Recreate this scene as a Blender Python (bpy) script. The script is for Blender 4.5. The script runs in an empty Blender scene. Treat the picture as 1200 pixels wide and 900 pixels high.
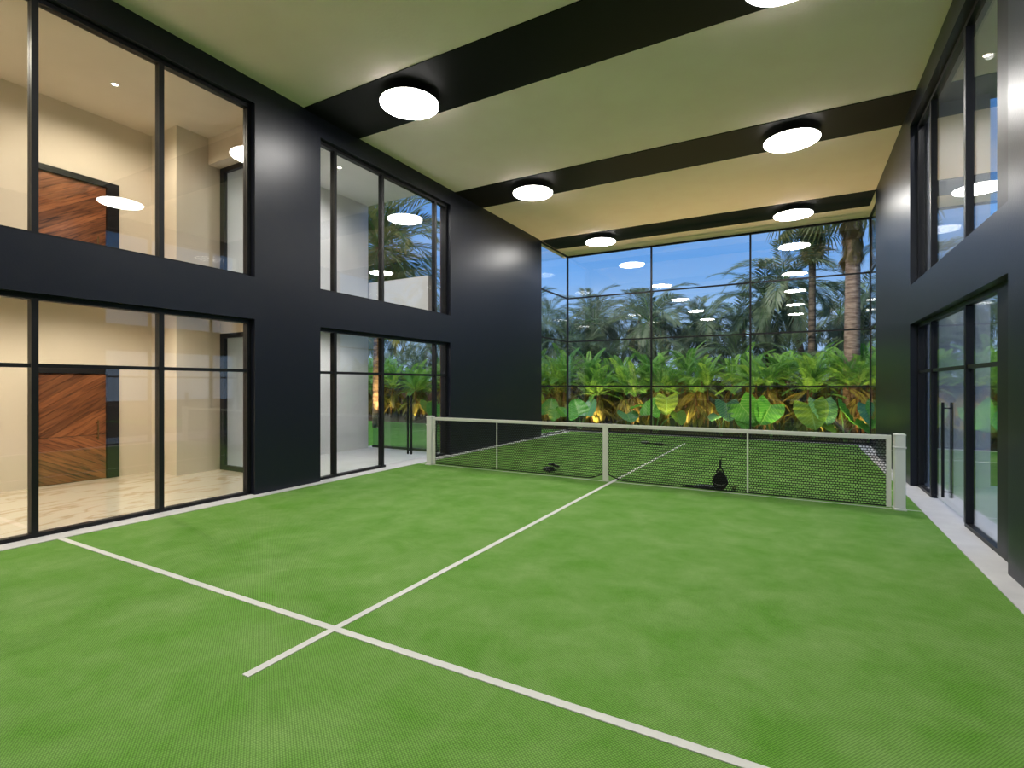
import bpy, bmesh, math, random
from mathutils import Vector, Matrix, Euler
random.seed(7)
sc = bpy.context.scene
COL = sc.collection
PI = math.pi
# ------------------------------------------------------------------ camera, sky, exposure
cam_d = bpy.data.cameras.new('camera'); cam = bpy.data.objects.new('camera', cam_d); COL.objects.link(cam)
cam_d.lens = 18.0; cam_d.sensor_width = 36.0; cam_d.clip_start = 0.05; cam_d.clip_end = 300
cam.location = (0, 0, 1.5); cam.rotation_euler = (PI/2, 0, math.atan(334.1/600))
sc.camera = cam
sc.view_settings.view_transform = 'Standard'; sc.view_settings.look = 'None'
sc.view_settings.gamma = 1.0; sc.view_settings.use_curve_mapping = False
sc.view_settings.exposure = 0.0
cy = sc.cycles
cy.use_denoising = True; cy.denoising_prefilter = 'ACCURATE'; cy.use_adaptive_sampling = False; cy.max_bounces = 10; cy.diffuse_bounces = 6; cy.glossy_bounces = 5
cy.transparent_max_bounces = 24; cy.transmission_bounces = 6
cy.caustics_reflective = False; cy.caustics_refractive = False
cy.sample_clamp_indirect = 10.0

DISC = 60.0          # emission of the ceiling discs
SKY = 1.0

def make_world():
    w = bpy.data.worlds.new('sky'); sc.world = w; w.use_nodes = True
    nt = w.node_tree; nt.nodes.clear()
    N = nt.nodes.new; L = nt.links.new
    out = N('ShaderNodeOutputWorld'); bg = N('ShaderNodeBackground'); bg.inputs[1].default_value = SKY
    tc = N('ShaderNodeTexCoord'); sep = N('ShaderNodeSeparateXYZ'); L(tc.outputs['Generated'], sep.inputs[0])
    ramp = N('ShaderNodeValToRGB'); cr = ramp.color_ramp
    cr.elements[0].position = 0.0; cr.elements[0].color = (0.50, 0.68, 0.98, 1)
    cr.elements[1].position = 1.0; cr.elements[1].color = (0.07, 0.20, 0.58, 1)
    for p, c in ((0.10, (0.36, 0.60, 0.98, 1)), (0.24, (0.14, 0.39, 0.90, 1)), (0.5, (0.08, 0.28, 0.78, 1))):
        e = cr.elements.new(p); e.color = c
    L(sep.outputs[2], ramp.inputs[0])
    mp = N('ShaderNodeMapping'); mp.inputs['Scale'].default_value = (1.2, 1.6, 9.0); mp.inputs['Rotation'].default_value = (0.15, 0.1, 0)
    L(tc.outputs['Generated'], mp.inputs[0])
    no = N('ShaderNodeTexNoise'); no.inputs['Scale'].default_value = 1.6; no.inputs['Detail'].default_value = 6
    L(mp.outputs[0], no.inputs['Vector'])
    r2 = N('ShaderNodeValToRGB'); r2.color_ramp.elements[0].position = 0.46; r2.color_ramp.elements[1].position = 0.80
    r2.color_ramp.elements[0].color = (0, 0, 0, 1); r2.color_ramp.elements[1].color = (0.32, 0.32, 0.32, 1)
    L(no.outputs[0], r2.inputs[0])
    mx = N('ShaderNodeMix'); mx.data_type = 'RGBA'; mx.inputs[7].default_value = (0.78, 0.88, 1.0, 1)
    L(r2.outputs[0], mx.inputs[0]); L(ramp.outputs[0], mx.inputs[6])
    L(mx.outputs[2], bg.inputs[0]); L(bg.outputs[0], out.inputs[0])
make_world()
sun_d = bpy.data.lights.new('sun', 'SUN'); sun_d.energy = 4.0; sun_d.angle = math.radians(25); sun_d.color = (1.0, 0.93, 0.82)
sun = bpy.data.objects.new('sun', sun_d); COL.objects.link(sun)
sun.rotation_euler = Vector((0.45, 0.55, -0.95)).to_track_quat('-Z', 'Y').to_euler()

# ------------------------------------------------------------------ materials
MATS = {}
def newmat(name):
    m = bpy.data.materials.new(name); m.use_nodes = True
    nt = m.node_tree; nt.nodes.clear(); MATS[name] = m
    return m, nt, nt.nodes.new, nt.links.new

def principled(name, col, rough=0.5, spec=0.5, metal=0.0, noise=None, col2=None, bump=None, emis=None, objrand=0.0, coat=0.0):
    """noise=(scale, detail, stretch xyz), bump=(scale, strength, distance)"""
    m, nt, N, L = newmat(name)
    out = N('ShaderNodeOutputMaterial'); b = N('ShaderNodeBsdfPrincipled'); L(b.outputs[0], out.inputs[0])
    b.inputs['Base Color'].default_value = (*col, 1); b.inputs['Roughness'].default_value = rough
    b.inputs['Metallic'].default_value = metal; b.inputs['Specular IOR Level'].default_value = spec
    b.inputs['Coat Weight'].default_value = coat
    tc = N('ShaderNodeTexCoord')
    src = None
    if noise:
        mp = N('ShaderNodeMapping'); mp.inputs['Scale'].default_value = noise[2] if len(noise) > 2 else (1, 1, 1)
        L(tc.outputs['Object'], mp.inputs[0])
        no = N('ShaderNodeTexNoise'); no.inputs['Scale'].default_value = noise[0]; no.inputs['Detail'].default_value = noise[1]
        L(mp.outputs[0], no.inputs['Vector'])
        rr = N('ShaderNodeValToRGB'); rr.color_ramp.elements[0].position = 0.3; rr.color_ramp.elements[1].position = 0.7
        rr.color_ramp.elements[0].color = (*col, 1); rr.color_ramp.elements[1].color = (*(col2 or col), 1)
        L(no.outputs[0], rr.inputs[0]); src = rr.outputs[0]
    if objrand:
        oi = N('ShaderNodeObjectInfo'); mr = N('ShaderNodeMapRange')
        mr.inputs[3].default_value = 1 - objrand; mr.inputs[4].default_value = 1 + objrand
        L(oi.outputs['Random'], mr.inputs[0])
        hs = N('ShaderNodeHueSaturation'); L(mr.outputs[0], hs.inputs['Value'])
        if src: L(src, hs.inputs['Color'])
        else: hs.inputs['Color'].default_value = (*col, 1)
        src = hs.outputs[0]
    if src: L(src, b.inputs['Base Color'])
    if bump:
        n2 = N('ShaderNodeTexNoise'); n2.inputs['Scale'].default_value = bump[0]; n2.inputs['Detail'].default_value = 4
        L(tc.outputs['Object'], n2.inputs['Vector'])
        bp = N('ShaderNodeBump'); bp.inputs['Strength'].default_value = bump[1]; bp.inputs['Distance'].default_value = bump[2]
        L(n2.outputs[0], bp.inputs['Height']); L(bp.outputs[0], b.inputs['Normal'])
    if emis:
        b.inputs['Emission Color'].default_value = (*emis[0], 1); b.inputs['Emission Strength'].default_value = emis[1]
    return m

def glass(name, tint=(0.93, 0.97, 0.95), base=0.045, gain=1.0):
    m, nt, N, L = newmat(name)
    out = N('ShaderNodeOutputMaterial'); mix = N('ShaderNodeMixShader')
    tr = N('ShaderNodeBsdfTransparent'); tr.inputs[0].default_value = (*tint, 1)
    gl = N('ShaderNodeBsdfAnisotropic'); gl.inputs['Roughness'].default_value = 0.0; gl.inputs[0].default_value = (1, 1, 1, 1)
    lw = N('ShaderNodeLayerWeight'); lw.inputs[0].default_value = 0.5
    pw = N('ShaderNodeMath'); pw.operation = 'POWER'; pw.inputs[1].default_value = 5.0
    L(lw.outputs['Facing'], pw.inputs[0])
    ma = N('ShaderNodeMath'); ma.operation = 'MULTIPLY_ADD'; ma.inputs[1].default_value = (1 - base)*gain; ma.inputs[2].default_value = base
    L(pw.outputs[0], ma.inputs[0]); L(ma.outputs[0], mix.inputs[0])
    L(tr.outputs[0], mix.inputs[1]); L(gl.outputs[0], mix.inputs[2]); L(mix.outputs[0], out.inputs[0])
    return m

def turf_mat():
    m, nt, N, L = newmat('turf')
    out = N('ShaderNodeOutputMaterial'); b = N('ShaderNodeBsdfPrincipled'); L(b.outputs[0], out.inputs[0])
    b.inputs['Roughness'].default_value = 0.85; b.inputs['Specular IOR Level'].default_value = 0.15
    tc = N('ShaderNodeTexCoord')
    n1 = N('ShaderNodeTexNoise'); n1.inputs['Scale'].default_value = 2.3; n1.inputs['Detail'].default_value = 8; n1.inputs['Roughness'].default_value = 0.66; n1.inputs['Distortion'].default_value = 0.25
    L(tc.outputs['Object'], n1.inputs['Vector'])
    r1 = N('ShaderNodeValToRGB'); e = r1.color_ramp.elements
    e[0].position = 0.32; e[0].color = (0.106, 0.284, 0.028, 1); e[1].position = 0.76; e[1].color = (0.222, 0.380, 0.108, 1)
    L(n1.outputs[0], r1.inputs[0])
    vo = N('ShaderNodeTexVoronoi'); vo.inputs['Scale'].default_value = 92; vo.inputs['Randomness'].default_value = 0.15
    mpv = N('ShaderNodeMapping'); mpv.inputs['Rotation'].default_value = (0, 0, 0.61); L(tc.outputs['Object'], mpv.inputs[0]); L(mpv.outputs[0], vo.inputs['Vector'])
    mr = N('ShaderNodeMapRange'); mr.inputs[1].default_value = 0.0; mr.inputs[2].default_value = 0.6; mr.inputs[3].default_value = 1.30; mr.inputs[4].default_value = 0.52
    L(vo.outputs['Distance'], mr.inputs[0])
    hs = N('ShaderNodeHueSaturation'); L(r1.outputs[0], hs.inputs['Color']); L(mr.outputs[0], hs.inputs['Value'])
    L(hs.outputs[0], b.inputs['Base Color'])
    bp = N('ShaderNodeBump'); bp.inputs['Strength'].default_value = 0.5; bp.inputs['Distance'].default_value = 0.004; bp.invert = True
    L(vo.outputs['Distance'], bp.inputs['Height']); L(bp.outputs[0], b.inputs['Normal'])
    return m

def leaf_mat(name, ca, cb, trans=0.35, rough=0.45, veins=False):
    m, nt, N, L = newmat(name)
    out = N('ShaderNodeOutputMaterial'); b = N('ShaderNodeBsdfPrincipled'); t = N('ShaderNodeBsdfTranslucent'); mx = N('ShaderNodeMixShader')
    b.inputs['Roughness'].default_value = rough; b.inputs['Specular IOR Level'].default_value = 0.35
    oi = N('ShaderNodeObjectInfo'); tc = N('ShaderNodeTexCoord')
    no = N('ShaderNodeTexNoise'); no.inputs['Scale'].default_value = 3.0; no.inputs['Detail'].default_value = 3
    L(tc.outputs['Object'], no.inputs['Vector'])
    ad = N('ShaderNodeMath'); ad.operation = 'MULTIPLY_ADD'; ad.inputs[1].default_value = 0.7
    L(oi.outputs['Random'], ad.inputs[0])
    sb = N('ShaderNodeMath'); sb.operation = 'MULTIPLY_ADD'; sb.inputs[1].default_value = 1.4; sb.inputs[2].default_value = -0.55
    L(no.outputs[0], sb.inputs[0]); L(sb.outputs[0], ad.inputs[2])
    r = N('ShaderNodeValToRGB'); r.color_ramp.elements[0].color = (*ca, 1); r.color_ramp.elements[1].color = (*cb, 1)
    L(ad.outputs[0], r.inputs[0])
    L(r.outputs[0], b.inputs['Base Color']); L(r.outputs[0], t.inputs[0])
    if veins:
        sp = N('ShaderNodeSeparateXYZ'); L(tc.outputs['Object'], sp.inputs[0])
        ab = N('ShaderNodeMath'); ab.operation = 'ABSOLUTE'; L(sp.outputs[1], ab.inputs[0])
        m1 = N('ShaderNodeMath'); m1.operation = 'MULTIPLY_ADD'; m1.inputs[1].default_value = -0.75; L(ab.outputs[0], m1.inputs[0]); L(sp.outputs[0], m1.inputs[2])
        m2 = N('ShaderNodeMath'); m2.operation = 'MULTIPLY'; m2.inputs[1].default_value = 62.0; L(m1.outputs[0], m2.inputs[0])
        m3 = N('ShaderNodeMath'); m3.operation = 'SINE'; L(m2.outputs[0], m3.inputs[0])
        m4 = N('ShaderNodeMapRange'); m4.inputs[1].default_value = 0.72; m4.inputs[2].default_value = 1.0; m4.inputs[4].default_value = 0.55; L(m3.outputs[0], m4.inputs[0])
        m5 = N('ShaderNodeMapRange'); m5.inputs[1].default_value = 0.008; m5.inputs[2].default_value = 0.016; m5.inputs[3].default_value = 0.7; m5.inputs[4].default_value = 0.0; L(ab.outputs[0], m5.inputs[0])
        m6 = N('ShaderNodeMath'); m6.operation = 'MAXIMUM'; L(m4.outputs[0], m6.inputs[0]); L(m5.outputs[0], m6.inputs[1])
        vm = N('ShaderNodeMix'); vm.data_type = 'RGBA'; vm.inputs[7].default_value = (0.26, 0.50, 0.13, 1); L(m6.outputs[0], vm.inputs[0]); L(r.outputs[0], vm.inputs[6])
        L(vm.outputs[2], b.inputs['Base Color']); L(vm.outputs[2], t.inputs[0])
    mx.inputs[0].default_value = trans
    L(b.outputs[0], mx.inputs[1]); L(t.outputs[0], mx.inputs[2]); L(mx.outputs[0], out.inputs[0])
    return m

def wood_mat(name, ca, cb, cc):
    """grain along local X"""
    m, nt, N, L = newmat(name)
    out = N('ShaderNodeOutputMaterial'); b = N('ShaderNodeBsdfPrincipled'); L(b.outputs[0], out.inputs[0])
    b.inputs['Roughness'].default_value = 0.4
    tc = N('ShaderNodeTexCoord'); oi = N('ShaderNodeObjectInfo')
    mp = N('ShaderNodeMapping'); mp.inputs['Scale'].default_value = (1.2, 14, 14)
    cmb = N('ShaderNodeCombineXYZ'); ml = N('ShaderNodeMath'); ml.operation = 'MULTIPLY'; ml.inputs[1].default_value = 57.0
    L(oi.outputs['Random'], ml.inputs[0]); L(ml.outputs[0], cmb.inputs[0]); L(ml.outputs[0], cmb.inputs[2])
    L(cmb.outputs[0], mp.inputs['Location']); L(tc.outputs['Object'], mp.inputs[0])
    no = N('ShaderNodeTexNoise'); no.inputs['Scale'].default_value = 2.2; no.inputs['Detail'].default_value = 6; no.inputs['Distortion'].default_value = 0.8
    L(mp.outputs[0], no.inputs['Vector'])
    r = N('ShaderNodeValToRGB'); e = r.color_ramp.elements
    e[0].position = 0.30; e[0].color = (*ca, 1); e[1].position = 0.72; e[1].color = (*cc, 1)
    k = e.new(0.45); k.color = (*cb, 1)
    L(no.outputs[0], r.inputs[0])
    mr = N('ShaderNodeMapRange'); mr.inputs[3].default_value = 0.65; mr.inputs[4].default_value = 1.2
    L(oi.outputs['Random'], mr.inputs[0])
    hs = N('ShaderNodeHueSaturation'); L(mr.outputs[0], hs.inputs['Value']); L(r.outputs[0], hs.inputs['Color'])
    L(hs.outputs[0], b.inputs['Base Color'])
    return m

def marble_mat(name, base, vein, rough=0.08):
    m, nt, N, L = newmat(name)
    out = N('ShaderNodeOutputMaterial'); b = N('ShaderNodeBsdfPrincipled'); L(b.outputs[0], out.inputs[0])
    b.inputs['Roughness'].default_value = rough
    tc = N('ShaderNodeTexCoord'); mp = N('ShaderNodeMapping'); mp.inputs['Scale'].default_value = (1.1, 0.4, 1); mp.inputs['Rotation'].default_value = (0, 0, 0.5)
    L(tc.outputs['Object'], mp.inputs[0])
    no = N('ShaderNodeTexNoise'); no.inputs['Scale'].default_value = 1.6; no.inputs['Detail'].default_value = 8; no.inputs['Distortion'].default_value = 1.4
    L(mp.outputs[0], no.inputs['Vector'])
    r = N('ShaderNodeValToRGB'); e = r.color_ramp.elements
    e[0].position = 0.46; e[0].color = (*base, 1); e[1].position = 0.54; e[1].color = (*base, 1)
    k = e.new(0.50); k.color = (*vein, 1)
    L(no.outputs[0], r.inputs[0]); L(r.outputs[0], b.inputs['Base Color'])
    return m

def trunk_mat(name, ca, cb, ring=9.0):
    m, nt, N, L = newmat(name)
    out = N('ShaderNodeOutputMaterial'); b = N('ShaderNodeBsdfPrincipled'); L(b.outputs[0], out.inputs[0]); b.inputs['Roughness'].default_value = 0.85
    tc = N('ShaderNodeTexCoord'); mp = N('ShaderNodeMapping'); mp.inputs['Scale'].default_value = (2.5, 2.5, ring)
    L(tc.outputs['Object'], mp.inputs[0])
    no = N('ShaderNodeTexNoise'); no.inputs['Scale'].default_value = 1.5; no.inputs['Detail'].default_value = 5
    L(mp.outputs[0], no.inputs['Vector'])
    r = N('ShaderNodeValToRGB'); e = r.color_ramp.elements
    e[0].position = 0.38; e[0].color = (*ca, 1); e[1].position = 0.64; e[1].color = (*cb, 1)
    L(no.outputs[0], r.inputs[0]); L(r.outputs[0], b.inputs['Base Color'])
    bp = N('ShaderNodeBump'); bp.inputs['Strength'].default_value = 0.7; bp.inputs['Distance'].default_value = 0.02
    L(no.outputs[0], bp.inputs['Height']); L(bp.outputs[0], b.inputs['Normal'])
    return m

def emit(name, col, s):
    m, nt, N, L = newmat(name)
    out = N('ShaderNodeOutputMaterial'); e = N('ShaderNodeEmission'); e.inputs[0].default_value = (*col, 1); e.inputs[1].default_value = s
    L(e.outputs[0], out.inputs[0]); return m

turf_mat()
principled('wall_navy', (0.0088, 0.0108, 0.0205), 0.36, 0.32, noise=(6, 4), col2=(0.0105, 0.0125, 0.0200), bump=(55, 0.07, 0.01))
principled('frame_black', (0.008, 0.008, 0.010), 0.42, 0.3)
principled('ceiling_plaster', (0.93, 0.76, 0.74), 0.8, 0.3, noise=(2.2, 6), col2=(0.96, 0.80, 0.78), bump=(22, 0.25, 0.01))
principled('band_black', (0.005, 0.005, 0.005), 0.5, 0.15)
principled('line_white', (0.60, 0.60, 0.575), 0.7, 0.3, bump=(120, 0.3, 0.003))
principled('concrete_white', (0.50, 0.50, 0.515), 0.55, 0.4, noise=(5, 6), col2=(0.58, 0.58, 0.59))
marble_mat('marble_cream', (0.74, 0.67, 0.57), (0.58, 0.46, 0.33))
principled('wall_beige', (0.64, 0.57, 0.47), 0.65, 0.3, noise=(1.5, 5), col2=(0.69, 0.62, 0.52))
principled('plaster_white', (0.66, 0.66, 0.66), 0.7, 0.3, noise=(1.5, 5), col2=(0.72, 0.72, 0.72))
principled('patio_white', (0.60, 0.60, 0.62), 0.35, 0.4, noise=(2, 6), col2=(0.68, 0.68, 0.70))
wood_mat('walnut', (0.045, 0.014, 0.006), (0.22, 0.075, 0.028), (0.36, 0.14, 0.055))
principled('post_white', (0.66, 0.66, 0.62), 0.4, 0.5)
principled('tape_white', (0.66, 0.65, 0.60), 0.8, 0.2)
principled('net_black', (0.012, 0.013, 0.012), 0.8, 0.2)
principled('racket_black', (0.012, 0.012, 0.013), 0.35, 0.5)
principled('racket_grip', (0.03, 0.03, 0.03), 0.8, 0.3)
principled('racket_grey', (0.35, 0.34, 0.32), 0.5, 0.4)
principled('ball_felt', (0.16, 0.20, 0.04), 0.95, 0.1, bump=(300, 0.5, 0.002))
principled('light_rim', (0.8, 0.8, 0.8), 0.4, 0.4)
emit('disc_emission', (1.0, 0.97, 0.92), DISC)
emit('rim_emission', (1.0, 0.96, 0.92), 34.0)
emit('downlight_emission', (1.0, 0.86, 0.66), 14.0)
emit('garden_emission', (1.0, 0.62, 0.22), 20.0)
glass('glass_clear', (0.975, 0.985, 0.98), base=0.05)
glass('glass_rail', (0.80, 0.86, 0.82), base=0.06)
principled('soil', (0.035, 0.024, 0.014), 0.95, 0.1, noise=(4, 6), col2=(0.06, 0.04, 0.02))
principled('lawn', (0.05, 0.16, 0.02), 0.95, 0.1, noise=(3, 8), col2=(0.09, 0.24, 0.04), bump=(60, 0.6, 0.03))
principled('garden_wall', (0.10, 0.06, 0.035), 0.85, 0.2, noise=(2, 6), col2=(0.06, 0.036, 0.022))
leaf_mat('palm_leaf', (0.12, 0.18, 0.10), (0.30, 0.37, 0.23))
leaf_mat('palm_leaf_dark', (0.07, 0.125, 0.075), (0.17, 0.24, 0.145))
leaf_mat('date_leaf', (0.085, 0.15, 0.065), (0.24, 0.25, 0.075))
leaf_mat('fern_leaf', (0.085, 0.27, 0.045), (0.30, 0.55, 0.10), trans=0.4)
leaf_mat('fern_old_leaf', (0.14, 0.15, 0.028), (0.30, 0.26, 0.055), trans=0.35)
leaf_mat('dead_leaf', (0.12, 0.085, 0.035), (0.24, 0.19, 0.08), trans=0.2, rough=0.8)
leaf_mat('ear_leaf', (0.045, 0.25, 0.022), (0.11, 0.40, 0.045), trans=0.35, rough=0.35, veins=True)
leaf_mat('ear_leaf_yellow', (0.13, 0.30, 0.022), (0.24, 0.38, 0.035), trans=0.4, rough=0.4, veins=True)
leaf_mat('ear_leaf_blue', (0.045, 0.16, 0.075), (0.10, 0.28, 0.14), trans=0.3, rough=0.35, veins=True)
principled('stem_green', (0.12, 0.24, 0.06), 0.5, 0.4)
principled('stem_brown', (0.20, 0.12, 0.05), 0.8, 0.2, noise=(12, 4), col2=(0.09, 0.05, 0.02), bump=(40, 0.4, 0.01))
trunk_mat('palm_trunk', (0.055, 0.038, 0.026), (0.19, 0.14, 0.10))
trunk_mat('fan_trunk', (0.14, 0.085, 0.06), (0.33, 0.24, 0.18), 14)
trunk_mat('date_trunk', (0.05, 0.03, 0.02), (0.28, 0.19, 0.11), 7)

# ------------------------------------------------------------------ helpers
def tag(o, label=None, cat=None, group=None, kind=None):
    if label: o['label'] = label
    if cat: o['category'] = cat
    if group: o['group'] = group
    if kind: o['kind'] = kind
    return o
def empty(name, loc=(0, 0, 0), rot=(0, 0, 0)):
    o = bpy.data.objects.new(name, None); COL.objects.link(o); o.location = loc; o.rotation_euler = rot
    o.empty_display_size = 0.1
    return o
def link(name, me, mat=None, parent=None, loc=(0, 0, 0), rot=(0, 0, 0), scale=(1, 1, 1)):
    o = bpy.data.objects.new(name, me); COL.objects.link(o)
    if mat and not me.materials: me.materials.append(MATS[mat])
    o.parent = parent; o.location = loc; o.rotation_euler = rot; o.scale = scale
    return o
def bm_obj(name, bm, mat, parent=None, smooth=False, **k):
    bmesh.ops.recalc_face_normals(bm, faces=bm.faces)
    me = bpy.data.meshes.new(name); bm.to_mesh(me); bm.free()
    if smooth: me.shade_smooth()
    return link(name, me, mat, parent, **k)
def box(bm, x0, x1, y0, y1, z0, z1, bevel=0):
    v = [bm.verts.new(p) for p in ((x0,y0,z0),(x1,y0,z0),(x1,y1,z0),(x0,y1,z0),(x0,y0,z1),(x1,y0,z1),(x1,y1,z1),(x0,y1,z1))]
    fs = [bm.faces.new([v[i] for i in q]) for q in ((0,3,2,1),(4,5,6,7),(0,1,5,4),(1,2,6,5),(2,3,7,6),(3,0,4,7))]
    if bevel:
        es = list({e for f in fs for e in f.edges})
        bmesh.ops.bevel(bm, geom=es, offset=bevel, segments=2, affect='EDGES', profile=0.6)
    return v
def box_obj(name, mat, x0, x1, y0, y1, z0, z1, parent=None, bevel=0):
    bm = bmesh.new(); box(bm, x0, x1, y0, y1, z0, z1, bevel)
    return bm_obj(name, bm, mat, parent)
def boxes_obj(name, mat, lst, parent=None):
    bm = bmesh.new()
    for b in lst: box(bm, *b)
    return bm_obj(name, bm, mat, parent)
def tube(bm, pts, rads, n=8, cap=True):
    pts = [Vector(p) for p in pts]; rings = []
    for i, p in enumerate(pts):
        d = (pts[min(i+1, len(pts)-1)] - pts[max(i-1, 0)]).normalized()
        a = d.orthogonal().normalized() if abs(d.z) < 0.9 else Vector((1, 0, 0)) - d*d.x
        a.normalize(); b = d.cross(a)
        r = rads[i] if hasattr(rads, '__len__') else rads
        rings.append([bm.verts.new(p + (a*math.cos(2*PI*k/n) + b*math.sin(2*PI*k/n))*r) for k in range(n)])
    for i in range(len(rings)-1):
        for k in range(n):
            bm.faces.new((rings[i][k], rings[i][(k+1) % n], rings[i+1][(k+1) % n], rings[i+1][k]))
    if cap:
        bm.faces.new(rings[0][::-1]); bm.faces.new(rings[-1])
def lathe(bm, prof, n=40, z0=0):
    rings = []
    for r, z in prof:
        if r < 1e-6: rings.append([bm.verts.new((0, 0, z))])
        else: rings.append([bm.verts.new((r*math.cos(2*PI*k/n), r*math.sin(2*PI*k/n), z)) for k in range(n)])
    for a, b in zip(rings, rings[1:]):
        for k in range(n):
            q = [a[k % len(a)], a[(k+1) % len(a)], b[(k+1) % len(b)], b[k % len(b)]]
            q = list(dict.fromkeys(q))
            if len(q) > 2: bm.faces.new(q)
def struct(o, label, cat, group=None): return tag(o, label, cat, group, 'structure')

# ------------------------------------------------------------------ dimensions
XL, XR = -6.385, 1.45            # faces of the dark side walls
WT = 0.26; WTR = 0.165           # wall thickness
XGL, XGR = XL-0.13, XR+0.125      # glass planes
YB, YW, YE = -5.0, 13.2, 15.25   # back wall, end of dark walls, end glass
ZC = 5.595
TL, TR = -6.24, 1.287            # turf edges
XM = -2.475                      # court axis
LZ0, LZ1, UZ0, UZ1 = 0.0, 2.375, 2.942, 5.285
W1 = (-0.55, 4.345); W2 = (5.43, 8.80); R1 = (-0.55, 4.345); R2 = (5.42, 9.42)

# ------------------------------------------------------------------ floor, court lines, borders
fl = box_obj('floor', 'turf', TL, TR, YB, 15.06, -0.03, 0.0)
struct(fl, 'green artificial turf of the court with white lines', 'floor')
LW = 0.05
def line(x0, x1, y0, y1): box_obj('court_line', 'line_white', x0, x1, y0, y1, -0.004, 0.004, fl)
line(XM-LW/2, XM+LW/2, 1.63, 13.50)
for y in (2.209, 13.0):
    line(TL, XM-LW/2, y-LW/2, y+LW/2); line(XM+LW/2, TR, y-LW/2, y+LW/2)
line(TL, TR, 7.598, 7.612)
struct(boxes_obj('trim_1', 'concrete_white', [(TL-0.42, TL, YB, YE+0.15, -0.03, 0.006)]), 'white concrete border strip between turf and entrance-side wall', 'border')
struct(boxes_obj('trim_2', 'concrete_white', [(TR, TR+0.42, YB, YE+0.15, -0.03, 0.006)]), 'white concrete border strip along the wall behind the right net post', 'border')
struct(boxes_obj('trim_3', 'concrete_white', [(TL, TR, 15.06, YE+0.15, -0.03, 0.006)]), 'white concrete strip at the foot of the garden glass wall', 'border')

# ------------------------------------------------------------------ dark walls
def side_wall(name, x0, x1, ops):
    bs = []; y = YB
    for a, b in ops:
        bs.append((x0, x1, y, a, 0.006, ZC))
        bs.append((x0, x1, a, b, LZ1, UZ0)); bs.append((x0, x1, a, b, UZ1, ZC))
        y = b
    bs.append((x0, x1, y, YW, 0.006, ZC))
    bm = bmesh.new()
    for b in bs: box(bm, *b)
    bmesh.ops.remove_doubles(bm, verts=bm.verts, dist=1e-4)
    # drop inner double faces
    seen = {}
    for f in list(bm.faces):
        key = tuple(sorted(v.index for v in f.verts)) if False else tuple(sorted((round(v.co.x,3), round(v.co.y,3), round(v.co.z,3)) for v in f.verts))
        seen.setdefault(key, []).append(f)
    return bm_obj(name, bm, 'wall_navy')
struct(side_wall('wall_left', XL-WT, XL, (W1, W2)), 'dark navy wall with two storeys of windows by the wooden doors', 'wall')
struct(side_wall('wall_right', XR, XR+WTR, (R2,)), 'dark navy wall with tall windows behind the right net post', 'wall')
struct(box_obj('wall_back', 'wall_navy', XL-WT, XR+WT, YB-0.25, YB, 0.0, ZC), 'dark navy end wall opposite the garden glass', 'wall')

# ------------------------------------------------------------------ ceiling with black bands and disc lights
BANDS = ((13.16, 14.24), (8.96, 10.05), (5.125, 6.21), (0.80, 1.90), (-3.2, -2.1))
ce = box_obj('ceiling', 'ceiling_plaster', XL-WT, XR+WT, YB-0.25, YE+0.12, ZC, ZC+0.35)
struct(ce, 'olive-tinted plaster ceiling crossed by black bands', 'ceiling')
for a, b in BANDS:
    box_obj('black_band', 'band_black', XL+0.0 if b < YW else XL-0.0, XR, a, b, ZC-0.012, ZC+0.01, ce)
def disc_meshes(r):
    bm = bmesh.new(); lathe(bm, [(0, 0.153), (0.10, 0.153), (0.10, 0.042), (r*0.985, 0.042), (r, 0.040), (r, 0.036), (r-0.010, 0.035)], 56)
    bmesh.ops.recalc_face_normals(bm, faces=bm.faces); h = bpy.data.meshes.new('housing'); bm.to_mesh(h); bm.free(); h.shade_smooth(); h.materials.append(MATS['light_rim'])
    bm = bmesh.new(); lathe(bm, [(0, 0.036), (r-0.012, 0.036), (r-0.001, 0.034), (r-0.001, 0.022), (r-0.008, 0.018), (0, 0.018)], 56)
    bmesh.ops.recalc_face_normals(bm, faces=bm.faces); d = bpy.data.meshes.new('diffuser'); bm.to_mesh(d); bm.free(); d.materials.append(MATS['disc_emission']); d.materials.append(MATS['rim_emission'])
    for p in d.polygons: p.material_index = 0 if p.normal.z < -0.9 else 1
    return h, d
H, D = disc_meshes(0.41)
ROWN = {0: 'black band by the garden glass', 1: 'black band just beyond the net', 2: 'black band before the net'}
for i, yb in enumerate((13.68, 9.50, 5.63, 1.30, -2.65)):
    for x, sd in ((-4.795, 'wooden-door'), (-0.08, 'right net post')):
        t = empty('ceiling_light', (x, yb, ZC-0.165))
        tag(t, 'round white disc light on the %s, %s side' % (ROWN.get(i, 'band behind the service line' if i == 3 else 'band by the dark end wall'), sd), 'ceiling light', 'disc lights on the ceiling bands')
        link('housing', H, None, t); link('diffuser', D, None, t)

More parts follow.
